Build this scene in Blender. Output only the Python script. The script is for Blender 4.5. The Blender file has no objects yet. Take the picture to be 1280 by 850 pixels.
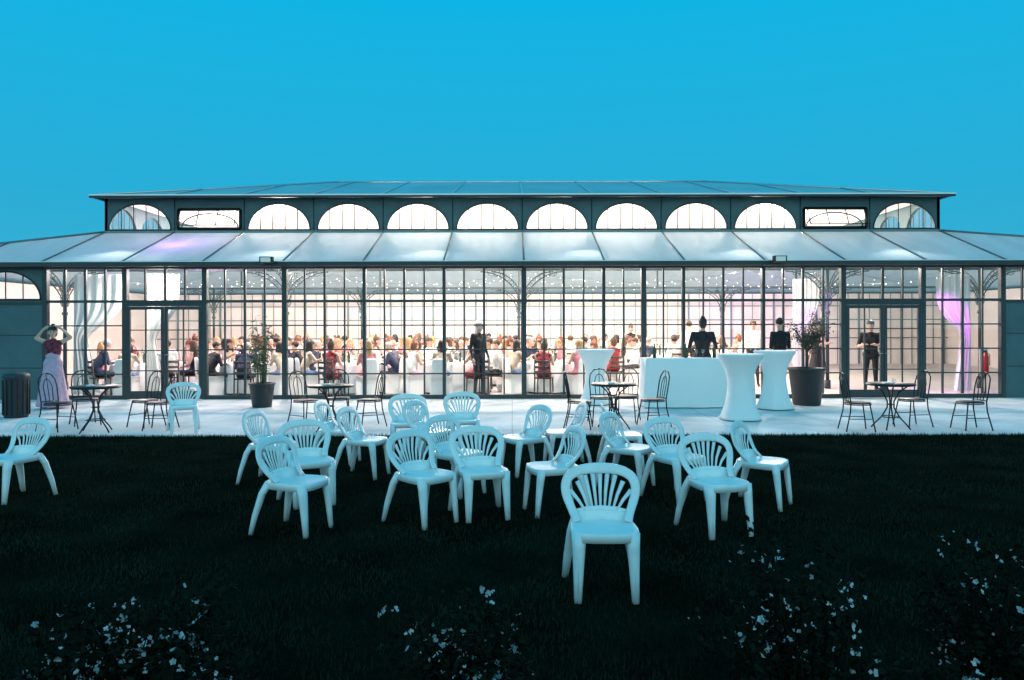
import bpy, math, random
import numpy as np
from mathutils import Vector, Matrix
R=random.Random(7)
sc=bpy.context.scene
V=Vector
# ------------------------------------------------------------------ materials
def mat(name,col,rough=0.6,metal=0.0,var=0.0,scale=6.0,bump=0.0,bscale=40.0,col2=None,spec=0.5,emit=None,es=0):
    m=bpy.data.materials.new(name); m.use_nodes=True
    nt=m.node_tree; p=nt.nodes['Principled BSDF']
    p.inputs['Roughness'].default_value=rough; p.inputs['Metallic'].default_value=metal
    p.inputs['Specular IOR Level'].default_value=spec
    p.inputs['Base Color'].default_value=(*col,1)
    tc=nt.nodes.new('ShaderNodeTexCoord')
    if var>0 or col2:
        n=nt.nodes.new('ShaderNodeTexNoise'); n.inputs['Scale'].default_value=scale; n.inputs['Detail'].default_value=6
        nt.links.new(tc.outputs['Object'],n.inputs['Vector'])
        r=nt.nodes.new('ShaderNodeValToRGB')
        a=col; b=col2 if col2 else tuple(min(1,c*(1+var)) for c in col)
        if not col2: a=tuple(c*(1-var) for c in col)
        r.color_ramp.elements[0].position=.35; r.color_ramp.elements[1].position=.65
        r.color_ramp.elements[0].color=(*a,1); r.color_ramp.elements[1].color=(*b,1)
        nt.links.new(n.outputs['Fac'],r.inputs['Fac']); nt.links.new(r.outputs['Color'],p.inputs['Base Color'])
    if bump>0:
        n2=nt.nodes.new('ShaderNodeTexNoise'); n2.inputs['Scale'].default_value=bscale; n2.inputs['Detail'].default_value=5
        nt.links.new(tc.outputs['Object'],n2.inputs['Vector'])
        bp=nt.nodes.new('ShaderNodeBump'); bp.inputs['Strength'].default_value=bump; bp.inputs['Distance'].default_value=.02
        nt.links.new(n2.outputs['Fac'],bp.inputs['Height']); nt.links.new(bp.outputs['Normal'],p.inputs['Normal'])
    if emit:
        p.inputs['Emission Color'].default_value=(*emit,1); p.inputs['Emission Strength'].default_value=es
    return m
def glassmat(name,tint=(1,1,1),base=.05):
    m=bpy.data.materials.new(name); m.use_nodes=True; nt=m.node_tree; nt.nodes.clear()
    o=nt.nodes.new('ShaderNodeOutputMaterial'); mx=nt.nodes.new('ShaderNodeMixShader')
    t=nt.nodes.new('ShaderNodeBsdfTransparent'); t.inputs[0].default_value=(*tint,1)
    g=nt.nodes.new('ShaderNodeBsdfGlossy'); g.inputs['Roughness'].default_value=.02
    lw=nt.nodes.new('ShaderNodeLayerWeight'); lw.inputs['Blend'].default_value=.5
    pw=nt.nodes.new('ShaderNodeMath'); pw.operation='POWER'; pw.inputs[1].default_value=5
    ml=nt.nodes.new('ShaderNodeMath'); ml.operation='MULTIPLY_ADD'; ml.inputs[1].default_value=.9; ml.inputs[2].default_value=base
    nt.links.new(lw.outputs['Facing'],pw.inputs[0]); nt.links.new(pw.outputs[0],ml.inputs[0])
    nt.links.new(ml.outputs[0],mx.inputs[0]); nt.links.new(t.outputs[0],mx.inputs[1]); nt.links.new(g.outputs[0],mx.inputs[2])
    nt.links.new(mx.outputs[0],o.inputs[0]); return m
def translucent(name,col,tcol,fac,gl=.12):
    m=bpy.data.materials.new(name); m.use_nodes=True; nt=m.node_tree; nt.nodes.clear()
    o=nt.nodes.new('ShaderNodeOutputMaterial'); mx=nt.nodes.new('ShaderNodeMixShader'); mx.inputs[0].default_value=fac
    d=nt.nodes.new('ShaderNodeBsdfDiffuse'); t=nt.nodes.new('ShaderNodeBsdfTranslucent')
    tc=nt.nodes.new('ShaderNodeTexCoord'); n=nt.nodes.new('ShaderNodeTexNoise'); n.inputs['Scale'].default_value=.8; n.inputs['Detail'].default_value=8
    mp=nt.nodes.new('ShaderNodeMapping'); mp.inputs['Scale'].default_value=(3,.6,1)
    r=nt.nodes.new('ShaderNodeValToRGB'); r.color_ramp.elements[0].position=.3; r.color_ramp.elements[1].position=.7
    r.color_ramp.elements[0].color=(*[c*.8 for c in col],1); r.color_ramp.elements[1].color=(*col,1)
    nt.links.new(tc.outputs['Object'],mp.inputs[0]); nt.links.new(mp.outputs[0],n.inputs['Vector']); nt.links.new(n.outputs['Fac'],r.inputs[0])
    nt.links.new(r.outputs[0],d.inputs[0]); t.inputs[0].default_value=(*tcol,1)
    g=nt.nodes.new('ShaderNodeBsdfGlossy'); g.inputs['Roughness'].default_value=.25
    m2=nt.nodes.new('ShaderNodeMixShader'); m2.inputs[0].default_value=gl
    nt.links.new(d.outputs[0],mx.inputs[1]); nt.links.new(t.outputs[0],mx.inputs[2])
    nt.links.new(mx.outputs[0],m2.inputs[1]); nt.links.new(g.outputs[0],m2.inputs[2]); nt.links.new(m2.outputs[0],o.inputs[0]); return m
M={}
M['frame']=mat('dark_steel',(.018,.032,.038),.5,.0,var=.15,scale=3)
M['panel']=mat('slate_panel',(.05,.105,.12),.5,.1,var=.12,scale=1.5)
M['glass']=glassmat('window_glass',(.98,.985,.985),.055)
M['roof']=translucent('polycarbonate',(.58,.72,.76),(.55,.70,.76),.27)
M['roof2']=mat('upper_roof_sheet',(.33,.42,.44),.35,.0,var=.12,scale=.7)
M['rail']=mat('roof_rail',(.14,.2,.21),.4,.2)
M['edge']=mat('roof_edge_alu',(.6,.65,.66),.35,.5)
M['liner']=mat('ceiling_liner',(.85,.83,.8),.8,bump=.2,bscale=3)
M['wall']=mat('interior_wall',(.80,.73,.69),.8,var=.06,scale=1)
M['skyband']=mat('painted_sky_band',(.50,.56,.62),.25,var=.1,scale=1)  # opaque panels; grey-blue painted in for a band of dusk sky
M['floor']=mat('interior_floor',(.55,.51,.48),.4,var=.1,scale=2)
M['cloth']=mat('white_cloth',(.82,.81,.8),.85,bump=.15,bscale=20)
M['plastic']=mat('white_plastic',(.80,.84,.84),.36,var=.04,scale=9,spec=.5)
M['iron']=mat('black_iron',(.015,.017,.02),.45,.5)
M['wood']=mat('dark_wood',(.05,.035,.028),.5,var=.2,scale=15)
M['pot']=mat('dark_pot',(.02,.025,.03),.5,bump=.1)
M['soil']=mat('soil',(.03,.022,.015),.9,bump=.5)
M['bark']=mat('bark',(.09,.07,.05),.9,bump=.6,bscale=25)
M['leafo']=mat('olive_leaves',(.04,.06,.035),.6,var=.4,scale=6)
M['leafb']=mat('bamboo_leaves',(.09,.11,.05),.6,var=.4,scale=6)
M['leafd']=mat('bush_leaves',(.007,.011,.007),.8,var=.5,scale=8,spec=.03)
M['flower']=mat('pale_petals',(.20,.25,.27),.7,col2=(.55,.58,.60),scale=9,spec=.05)
M['cflower']=mat('white_centrepiece_petals',(.7,.68,.66),.7,var=.15)
M['skin']=mat('skin',(.56,.35,.27),.55,var=.06,scale=12)
M['skin2']=mat('skin_tan',(.36,.21,.15),.55,var=.06,scale=12)
M['eye']=mat('eye_dark',(.02,.015,.012),.3)
M['lip']=mat('lips',(.35,.1,.09),.5)
for n,c in dict(black=(.014,.014,.018),navy=(.02,.03,.07),white=(.75,.74,.72),grey=(.2,.2,.21),pink=(.55,.2,.24),red=(.3,.03,.04),beige=(.45,.36,.28),blue=(.12,.2,.35),green=(.08,.16,.1),lilac=(.50,.33,.44)).items():
    M['c_'+n]=mat('fabric_'+n,c,.85,var=.12,scale=14,bump=.2,bscale=30)
for n,c in dict(brown=(.07,.04,.022),dark=(.014,.011,.010),blond=(.35,.22,.1),greyh=(.3,.29,.28),red=(.16,.05,.02)).items():
    M['h_'+n]=mat('hair_'+n,c,.55,var=.3,scale=30)
M['c_print']=mat('printed_fabric',(.02,.008,.014),.85,col2=(.26,.03,.055),scale=22)
M['metal']=mat('steel_handle',(.5,.5,.5),.3,.9)
M['redpaint']=mat('extinguisher_red',(.5,.02,.02),.35)
M['bottle']=mat('bottle_green',(.02,.06,.03),.15)
M['plate']=mat('china',(.8,.8,.8),.25)
M['wine']=glassmat('glassware',(.9,.92,.93),.15)
M['bulb']=mat('warm_bulb',(1,.8,.55),.4,emit=(1,.84,.6),es=3)
M['bulb'].cycles.emission_sampling='NONE'
M['globe']=mat('fill_glow',(1,1,1),.4,emit=(1,.85,.74),es=640)  # glow of the added, unseen hall globes

# ------------------------------------------------------------------ mesh builder
class MB:
    def __init__(s): s.v=[];s.f=[];s.mi=[];s.sm=[];s.mats=[]
    def m(s,k):
        if k not in s.mats: s.mats.append(k)
        return s.mats.index(k)
    def add(s,vs,fs,k,smooth=True):
        o=len(s.v); i=s.m(k); s.v+= [tuple(p) for p in vs]
        for f in fs: s.f.append(tuple(a+o for a in f)); s.mi.append(i); s.sm.append(smooth)
    def box(s,x0,x1,y0,y1,z0,z1,k):
        s.add([(x0,y0,z0),(x1,y0,z0),(x1,y1,z0),(x0,y1,z0),(x0,y0,z1),(x1,y0,z1),(x1,y1,z1),(x0,y1,z1)],
          [(3,2,1,0),(4,5,6,7),(0,1,5,4),(1,2,6,5),(2,3,7,6),(3,0,4,7)],k,False)
    def quad(s,a,b,c,d,k): s.add([a,b,c,d],[(0,1,2,3)],k,False)
    def sweep(s,pts,ws,ts,side,k,n=8,closed=False):
        pts=[V(p) for p in pts]; N=len(pts)
        if not isinstance(ws,(list,tuple)): ws=[ws]*N
        if not isinstance(ts,(list,tuple)): ts=[ts]*N
        vs=[];fs=[]; prev=None
        for i,p in enumerate(pts):
            if closed: T=pts[(i+1)%N]-pts[i-1]
            else: T=pts[min(i+1,N-1)]-pts[max(i-1,0)]
            T.normalize()
            sd=V(side) if side is not None else (prev if prev is not None else (V((0,0,1)) if abs(T.z)<.9 else V((1,0,0))))
            S=sd-T*sd.dot(T)
            if S.length<1e-4: S=V((T.y,T.z,T.x)); S=S-T*S.dot(T)
            S.normalize(); 
            if side is None: prev=S
            Nn=T.cross(S)
            for j in range(n):
                a=2*math.pi*j/n; vs.append(p+S*(ws[i]*math.cos(a))+Nn*(ts[i]*math.sin(a)))
        for i in range(N if closed else N-1):
            i2=(i+1)%N
            for j in range(n):
                j2=(j+1)%n; fs.append((i*n+j,i*n+j2,i2*n+j2,i2*n+j))
        if not closed:
            fs.append(tuple(range(n-1,-1,-1))); fs.append(tuple((N-1)*n+j for j in range(n)))
        s.add(vs,fs,k)
    def tube(s,pts,r,k,n=6,closed=False): s.sweep(pts,r,r,None,k,n,closed)
    def lathe(s,prof,k,c=(0,0,0),n=24,rip=0,rn=9,smooth=True,cap=True):
        vs=[];fs=[];N=len(prof)
        for i,q in enumerate(prof):
            r,z=q[0],q[1]; rp=q[2] if len(q)>2 else 0
            for j in range(n):
                a=2*math.pi*j/n; rr=r*(1+rp*math.sin(rn*a+.7*math.sin(2*a)))
                vs.append((c[0]+rr*math.cos(a),c[1]+rr*math.sin(a),c[2]+z))
        for i in range(N-1):
            for j in range(n):
                j2=(j+1)%n; fs.append((i*n+j,i*n+j2,(i+1)*n+j2,(i+1)*n+j))
        s.add(vs,fs,k,smooth)
        if cap:
            o=len(s.v)-N*n; i=s.m(k)
            s.f.append(tuple(o+j for j in range(n-1,-1,-1))); s.mi.append(i); s.sm.append(False)
            s.f.append(tuple(o+(N-1)*n+j for j in range(n))); s.mi.append(i); s.sm.append(False)
    def sphere(s,c,r,k,n=10,m=7,sc=(1,1,1)):
        prof=[(max(.02*r,r*math.sin(math.pi*i/(m))),-r*math.cos(math.pi*i/m)) for i in range(m+1)]
        vs=[];fs=[]
        for (q,z) in prof:
            for j in range(n):
                a=2*math.pi*j/n; vs.append((c[0]+q*math.cos(a)*sc[0],c[1]+q*math.sin(a)*sc[1],c[2]+z*sc[2]))
        for i in range(m):
            for j in range(n):
                j2=(j+1)%n; fs.append((i*n+j,i*n+j2,(i+1)*n+j2,(i+1)*n+j))
        fs.append(tuple(range(n-1,-1,-1))); fs.append(tuple(m*n+j for j in range(n)))
        s.add(vs,fs,k)
    def capsule(s,a,b,ra,rb,k,n=14,flat=False,rip=0):
        a=V(a);b=V(b);T=(b-a); L=T.length
        if L<1e-5: T=V((0,0,1))
        T=T.normalized(); S=V((0,0,1)) if abs(T.z)<.9 else V((1,0,0)); S=(S-T*S.dot(T)).normalized(); Nn=T.cross(S)
        rings=[]
        if flat: rings=[(a,.001),(a,ra)]+[(a.lerp(b,t/6),ra+(rb-ra)*t/6) for t in range(1,6)]+[(b,rb),(b,.001)]
        else:
            for q in (-85,-60,-35,-10): t=math.radians(q); rings.append((a+T*ra*math.sin(t),ra*math.cos(t)))
            for q in (10,35,60,85): t=math.radians(q); rings.append((b+T*rb*math.sin(t),rb*math.cos(t)))
        vs=[];fs=[]
        if rip: n=36
        for i,(p,r) in enumerate(rings):
            for j in range(n):
                an=2*math.pi*j/n; rr=r*(1+rip*(i/len(rings))*math.sin(9*an+i*.1)) if rip else r
                vs.append(p+S*rr*math.cos(an)+Nn*rr*math.sin(an))
        for i in range(len(rings)-1):
            for j in range(n):
                j2=(j+1)%n; fs.append((i*n+j,i*n+j2,(i+1)*n+j2,(i+1)*n+j))
        fs.append(tuple(range(n-1,-1,-1))); fs.append(tuple((len(rings)-1)*n+j for j in range(n)))
        s.add(vs,fs,k)
    def mesh(s,name):
        me=bpy.data.meshes.new(name); me.from_pydata(s.v,[],s.f)
        for k in s.mats: me.materials.append(M[k])
        me.polygons.foreach_set('material_index',s.mi); me.polygons.foreach_set('use_smooth',s.sm); me.update(); return me
def place(name,me,loc=(0,0,0),rot=0,parent=None,scale=1):
    o=bpy.data.objects.new(name,me); sc.collection.objects.link(o); o.location=loc; o.rotation_euler=(0,0,math.radians(rot))
    if scale!=1: o.scale=(scale,)*3 if not isinstance(scale,tuple) else scale
    if parent: o.parent=parent
    return o
def empty(name,loc=(0,0,0)):
    o=bpy.data.objects.new(name,None); sc.collection.objects.link(o); o.location=loc; return o

# ------------------------------------------------------------------ dimensions
BW=1.825; X0=.274
def KX(k): return X0+BW*k
FD=17.4; CD=19.96; CB=30.06; BD=32.62
EZ=3.12; CZ=4.16; UZ=5.06; RZ=6.42
XL,XR=-15.6,19.0; CL,CR=KX(-6),KX(6)
T=.02 # terrace top

# ------------------------------------------------------------------ ground
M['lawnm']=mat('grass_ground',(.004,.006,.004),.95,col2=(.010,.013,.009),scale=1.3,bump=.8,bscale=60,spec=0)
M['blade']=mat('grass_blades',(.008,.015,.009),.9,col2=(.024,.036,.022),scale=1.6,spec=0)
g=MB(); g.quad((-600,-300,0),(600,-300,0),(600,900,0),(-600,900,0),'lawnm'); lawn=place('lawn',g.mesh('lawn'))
rng=np.random.default_rng(3)
n=110000
D=3.0+8.72*rng.random(n)**1.25; X=(rng.random(n)*2-1)*(D*.72+.6)
h=.018+.03*rng.random(n); a=rng.random(n)*6.283; w=.0035+.002*rng.random(n)
ne=6000; D[:ne]=11.5+.2*rng.random(ne); X[:ne]=(rng.random(ne)*2-1)*12; h[:ne]=.03+.045*rng.random(ne)
lx=(rng.random(n)-.5)*.03; ly=(rng.random(n)-.5)*.03
vv=np.zeros((n,3,3))
vv[:,0]=np.stack([X-np.cos(a)*w,D-np.sin(a)*w,0*X],1); vv[:,1]=np.stack([X+np.cos(a)*w,D+np.sin(a)*w,0*X],1); vv[:,2]=np.stack([X+lx,D+ly,h],1)
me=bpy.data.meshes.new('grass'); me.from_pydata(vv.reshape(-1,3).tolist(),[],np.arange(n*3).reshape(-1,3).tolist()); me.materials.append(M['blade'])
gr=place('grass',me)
def terr():
    m=mat('terrace_concrete',(.66,.67,.67),.8,var=.14,scale=1.2,bump=.25,bscale=90)
    nt=m.node_tree; p=nt.nodes['Principled BSDF']; base=p.inputs['Base Color'].links[0].from_socket
    tc=nt.nodes.new('ShaderNodeTexCoord'); b=nt.nodes.new('ShaderNodeTexBrick'); b.offset=0
    b.inputs['Scale'].default_value=1; b.inputs['Brick Width'].default_value=1.8; b.inputs['Row Height'].default_value=1.9; b.inputs['Mortar Size'].default_value=.008
    b.inputs['Color1'].default_value=(1,1,1,1); b.inputs['Color2'].default_value=(.93,.93,.93,1); b.inputs['Mortar'].default_value=(.5,.5,.5,1)
    nt.links.new(tc.outputs['Object'],b.inputs['Vector'])
    mx=nt.nodes.new('ShaderNodeMix'); mx.data_type='RGBA'; mx.blend_type='MULTIPLY'; mx.inputs[0].default_value=1
    nt.links.new(base,mx.inputs[6]); nt.links.new(b.outputs[0],mx.inputs[7]); nt.links.new(mx.outputs[2],p.inputs['Base Color']); return m
M['terr']=terr()
g=MB(); g.box(-24,28,11.7,17.3,-.1,T,'terr'); place('terrace',g.mesh('terrace'))

# ------------------------------------------------------------------ pavilion
pav=empty('glass_pavilion',(0,0,0))
def part(mb,name): return place(name,mb.mesh(name),parent=pav)
f=MB(); f.box(XL+.2,XR-.2,17.3,BD+.1,-.1,.03,'floor'); part(f,'interior_floor')
fr=MB()
TR=2.27; TOP=3.04
thick={-3,0,-6,6,5,4,-5,-4}
for k in range(-6,7):
    w=.055 if k in thick else .036
    fr.box(KX(k)-w,KX(k)+w,FD-.05,FD+.07,.03,TOP,'frame')
fr.box(KX(1.5)-.055,KX(1.5)+.055,FD-.051,FD+.071,.03,TOP,'frame')
for k in range(-6,6):
    door=k in(-5,4)
    for q in (1,2,3):
        x=KX(k+q/4); w=.025 if q==2 else .017
        if k==1 and q==2: continue
        z0=TR if door else .13
        fr.box(x-w,x+w,FD-.02,FD+.03,z0,TOP,'frame')
    if not door:
        for r in range(1,4):
            z=.05+(TR-.05)*r/4; fr.box(KX(k)+.03,KX(k+1)-.03,FD-.015,FD+.025,z-.015,z+.015,'frame')
        fr.box(KX(k)+.03,KX(k+1)-.03,FD-.035,FD+.045,.03,.12,'frame')
fr.box(KX(-6),KX(6),FD-.03,FD+.04,TR-.03,TR+.03,'frame')
fr.box(XL+.2,XR-.2,FD-.07,FD+.08,TOP-.03,EZ-.03,'frame')
for k in (-5,4):
    a,b=KX(k)+.06,KX(k+1)-.06; mid=(a+b)/2
    fr.box(a-.02,b+.02,FD-.06,FD+.06,2.16,TR-.031,'frame')
    for (p,q) in((a,mid-.008),(mid+.008,b)):
        fr.box(p,p+.07,FD-.055,FD-.005,.04,2.155,'frame'); fr.box(q-.07,q,FD-.055,FD-.005,.04,2.155,'frame')
        fr.box(p+.07,q-.07,FD-.053,FD-.007,.04,.22,'frame'); fr.box(p+.07,q-.07,FD-.053,FD-.007,2.08,2.153,'frame')
        c=(p+q)/2; fr.box(c-.013,c+.013,FD-.045,FD-.015,.22,2.08,'frame')
        for r in range(1,4):
            z=.22+1.86*r/4; fr.box(p+.07,q-.07,FD-.042,FD-.018,z-.012,z+.012,'frame')
    for x in (mid-.04,mid+.04):
        fr.tube([(x,FD-.055,1.05),(x,FD-.1,1.05),(x+(.1 if x>mid else -.1),FD-.1,1.05)],.009,'metal')
part(fr,'facade_frame')
gl=MB()
for k in range(-6,6):
    for q in range(4):
        tl=R.uniform(-.003,.003); x0,x1=KX(k+q/4),KX(k+(q+1)/4)
        for (za,zb) in ((.1,TR),(TR,TOP)):
            t2=R.uniform(-.003,.003); gl.quad((x0,FD+.005,za),(x1,FD+.005+tl,za),(x1,FD+.005+tl+t2,zb),(x0,FD+.005+t2,zb),'glass')
part(gl,'facade_glass')
wg=MB()
def archhole(mb,o,dx,x0,x1,z0,z1,cx,w,h,zb,k,th=.06,rect=False):
    dx=V(dx); nrm=V((dx.y,-dx.x,0))
    def P(x,z,d=0): return V(o)+dx*x+V((0,0,z))+nrm*d
    def bx(xa,xb,za,zb_):
        vs=[P(xa,za,0),P(xb,za,0),P(xb,zb_,0),P(xa,zb_,0),P(xa,za,-th),P(xb,za,-th),P(xb,zb_,-th),P(xa,zb_,-th)]
        mb.add(vs,[(0,1,2,3),(7,6,5,4),(0,4,5,1),(1,5,6,2),(2,6,7,3),(3,7,4,0)],k,False)
    bx(x0,cx-w/2,z0,z1); bx(cx+w/2,x1,z0,z1); bx(cx-w/2,cx+w/2,z0,zb)
    if rect: bx(cx-w/2,cx+w/2,zb+h,z1)
    else:
        N=20
        for i in range(N):
            a0=math.pi*(1-i/N); a1=math.pi*(1-(i+1)/N)
            xa,xb=cx+w/2*math.cos(a0),cx+w/2*math.cos(a1); za,zc=zb+h*math.sin(a0),zb+h*math.sin(a1)
            vs=[P(xa,za),P(xb,zc),P(xb,z1),P(xa,z1),P(xa,za,-th),P(xb,zc,-th),P(xb,z1,-th),P(xa,z1,-th)]
            mb.add(vs,[(0,1,2,3),(7,6,5,4),(0,4,5,1)],k,False)
    return P
def arcframe(mb,P,cx,w,h,zb,r=.02,mull=(-.27,0,.27),d=.005):
    pts=[P(cx+w/2*math.cos(math.pi*(1-i/20)),zb+h*math.sin(math.pi*(1-i/20)),d) for i in range(21)]
    mb.tube(pts,r,'frame'); mb.tube([P(cx-w/2,zb,d),P(cx+w/2,zb,d)],r,'frame')
    for q in mull:
        x=q*w/1.0; hh=h*math.sqrt(max(0,1-(2*x/w)**2)); mb.tube([P(cx+x,zb,d),P(cx+x,zb+hh,d)],r*.75,'frame')
wgl=MB()
for (ks,dirn) in ((range(-8,-6),0),(range(6,10),1)):
    for k in ks:
        wg.box(KX(k)+.01,KX(k+1)-.01,FD-.02,FD+.04,.03,2.2,'panel')
        wg.box(KX(k)+.01,KX(k+1)-.01,FD-.045,FD+.05,2.2,2.27,'frame')
        x0,x1=KX(k),KX(k+1)
        if dirn==0:
            P=archhole(wg,(0,FD,0),(1,0,0),x0,x1,2.27,TOP-.03,(x0+x1)/2,1.6,.64,2.32,'panel',.04)
            arcframe(wg,P,(x0+x1)/2,1.6,.64,2.32,mull=(-.25,0,.25))
        else:
            for q in(0,1,2,3): wg.box(x0+BW*q/4-.016,x0+BW*q/4+.016,FD-.02,FD+.03,2.27,TOP-.03,'frame')
        wgl.quad((x0,FD+.015,2.27),(x1,FD+.015,2.27),(x1,FD+.015,TOP-.03),(x0,FD+.015,TOP-.03),'glass')
        for z in (.75,1.5): wg.box(x0+.1,x1-.1,FD-.027,FD-.021,z-.01,z+.01,'frame')
        wg.box(x0-.03,x0+.03,FD-.055,FD+.06,.03,TOP-.031,'frame')
wg.box(XL+.2,KX(-8),FD-.02,FD+.04,.03,TOP-.03,'panel'); wg.box(KX(10),XR-.2,FD-.02,FD+.04,.03,TOP-.03,'panel')
part(wg,'side_wing_panels'); part(wgl,'side_wing_glass')
# rear and side walls
bw=MB()
for (y0,y1,k_) in ((BD,BD+.1,'wall'),(BD+.102,BD+.16,'panel')): bw.box(XL+.2,XR-.2,y0,y1,.03,TOP,k_)
for k in range(-4,3): bw.box(KX(k)+.04,KX(k+1)-.04,BD-.012,BD-.004,1.95,2.5,'skyband')
bw.box(XL+.2,XL+.3,FD+.08,BD,.03,TOP,'wall'); bw.box(XR-.3,XR-.2,FD+.08,BD,.03,TOP,'wall')
bw.box(XL+.14,XL+.198,FD+.08,BD,.03,TOP,'panel'); bw.box(XR-.198,XR-.14,FD+.08,BD,.03,TOP,'panel')
for k in range(-8,11):
    x=KX(k); bw.box(x-.035,x+.035,BD-.06,BD-.002,.03,TOP,'rail')
    for q in (1,2,3): bw.box(x+BW*q/4-.012,x+BW*q/4+.012,BD-.03,BD-.002,.03,TOP,'rail')
for z in (1.15,1.93,2.52): bw.box(XL+.3,XR-.3,BD-.035,BD-.003,z-.02,z+.02,'rail')
part(bw,'rear_and_side_walls')
# lower roof
rf=MB()
e0,e1=FD-.25,BD+.25
A=(XL,e0,EZ);B=(XR,e0,EZ);C=(XR,e1,EZ);Dd=(XL,e1,EZ)
a_=(CL,CD,CZ);b_=(CR,CD,CZ);c_=(CR,CB,CZ);d_=(CL,CB,CZ)
rf.quad(A,B,b_,a_,'roof'); rf.quad(B,C,c_,b_,'roof'); rf.quad(C,Dd,d_,c_,'roof'); rf.quad(Dd,A,a_,d_,'roof')
part(rf,'lower_roof_glazing')
rr=MB()
def roofz(d): return EZ+(CZ-EZ)*(d-e0)/(CD-e0)
for k in range(-8,11):
    x=KX(k)
    if x<CL-.01: d=e0+(CD-e0)*(x-XL)/(CL-XL)
    elif x>CR+.01: d=e0+(CD-e0)*(XR-x)/(XR-CR)
    else: d=CD
    rr.sweep([(x,e0,EZ+.02),(x,d,roofz(d)+.02)],.022,.018,(1,0,0),'rail',6)
    rr.sweep([(x,e1,EZ+.02),(x,BD+.25-(d-e0),roofz(d)+.02)],.022,.018,(1,0,0),'rail',6)
    rr.sweep([(x,e0+.1,EZ-.06),(x,d,roofz(d)-.09)],.02,.04,(1,0,0),'frame',4)
for p,q in((A,a_),(B,b_),(C,c_),(Dd,d_)): rr.tube([V(p)+V((0,0,.02)),V(q)+V((0,0,.02))],.03,'rail')
for i in range(1,7):
    y=CD+(CB-CD)*i/7
    rr.tube([(CL,y,CZ+.02),(XL,y,EZ+.02)],.02,'rail'); rr.tube([(CR,y,CZ+.02),(XR,y,EZ+.02)],.02,'rail')
rr.box(XL-.05,XR+.05,e0-.1,e0+.0,EZ-.07,EZ+.035,'frame'); rr.box(XL-.05,XR+.05,e1,e1+.1,EZ-.07,EZ+.035,'frame')
rr.box(XL-.1,XL,e0,e1,EZ-.071,EZ+.034,'frame'); rr.box(XR,XR+.1,e0,e1,EZ-.071,EZ+.034,'frame')
rr.box(XL-.05,XR+.05,e0-.12,e0-.101,EZ+.025,EZ+.042,'edge')
part(rr,'lower_roof_rails_and_gutter')
# clerestory
cl=MB(); cg=MB()
def clerestory(o,dx,L,nb,special=()):
    bw_=L/nb
    for i in range(nb):
        cx=(i+.5)*bw_; w=min(1.64,bw_-.2)
        if i in special:
            P=archhole(cl,o,dx,i*bw_,(i+1)*bw_,CZ-.02,UZ,cx,w,.50,CZ+.1,'panel',rect=True)
            for (xa,za,xb,zb) in((-w/2,.1,w/2,.1),(-w/2,.6,w/2,.6),(-w/2,.1,-w/2,.6),(w/2,.1,w/2,.6)):
                cl.sweep([P(cx+xa,CZ+za,.02),P(cx+xb,CZ+zb,.02)],.04,.04,None,'iron',4)
            h0=CZ+.58
            def S(x,t): return P(cx+x,h0-.42*t,.05+.22*t)
            for u,v_ in(((-.74,0),(.74,0)),((-.74,1),(.74,1)),((-.74,0),(-.74,1)),((.74,0),(.74,1)),((-.25,0),(-.25,1)),((.25,0),(.25,1))):
                cl.tube([S(*u),S(*v_)],.014,'iron')
            cl.tube([P(cx+.74*math.cos(math.pi*j/14),CZ+.14+.36*math.sin(math.pi*j/14),-.02) for j in range(15)],.018,'iron')
        else:
            P=archhole(cl,o,dx,i*bw_,(i+1)*bw_,CZ-.02,UZ,cx,w,.68,CZ+.07,'panel')
            arcframe(cl,P,cx,w,.68,CZ+.07,.018,(-.3,-.1,.1,.3))
        cg.quad(P(cx-w/2,CZ+.05,-.03),P(cx+w/2,CZ+.05,-.03),P(cx+w/2,CZ+.8,-.03),P(cx-w/2,CZ+.8,-.03),'glass')
        cl.sweep([P(i*bw_,CZ,.01),P(i*bw_,UZ,.01)],.012,.012,None,'frame',4)
clerestory((CL,CD,0),(1,0,0),CR-CL,12,(1,10))
clerestory((CR,CB,0),(-1,0,0),CR-CL,12)
clerestory((CR,CD,0),(0,1,0),CB-CD,6)
clerestory((CL,CB,0),(0,-1,0),CB-CD,6)
cl.box(CL-.05,CR+.05,CD-.05,CD-.0,CZ-.02,CZ+.045,'rail')
part(cl,'clerestory_wall'); part(cg,'clerestory_glass')
# upper roof
ur=MB(); ux0,ux1,uy0,uy1=CL-.12,CR+.12,CD-.3,CB+.3; RY=(uy0+uy1)/2; rx0,rx1=ux0+5.1,ux1-5.1
A=(ux0,uy0,UZ+.03);B=(ux1,uy0,UZ+.03);C=(ux1,uy1,UZ+.03);Dd=(ux0,uy1,UZ+.03);E=(rx0,RY,RZ);F=(rx1,RY,RZ)
for fc in ((A,B,F,E),(C,Dd,E,F)): ur.quad(*fc,'roof2')
ur.add([B,C,F],[(0,1,2)],'roof2',False); ur.add([Dd,A,E],[(0,1,2)],'roof2',False)
for p,q in((A,E),(Dd,E),(B,F),(C,F),(E,F)): ur.tube([V(p)+V((0,0,.02)),V(q)+V((0,0,.02))],.03,'edge')
for k in range(-6,7):
    x=KX(k); t=1
    if x<rx0: t=(x-ux0)/(rx0-ux0)
    if x>rx1: t=(ux1-x)/(ux1-rx1)
    if t<=.02: continue
    for s_ in(1,-1):
        ya=uy0 if s_==1 else uy1; yb=ya+(RY-ya)*t; z=UZ+.03+(RZ-UZ-.03)*t
        ur.sweep([(x,ya,UZ+.05),(x,yb,z+.02)],.03,.02,(1,0,0),'edge',6)
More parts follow.
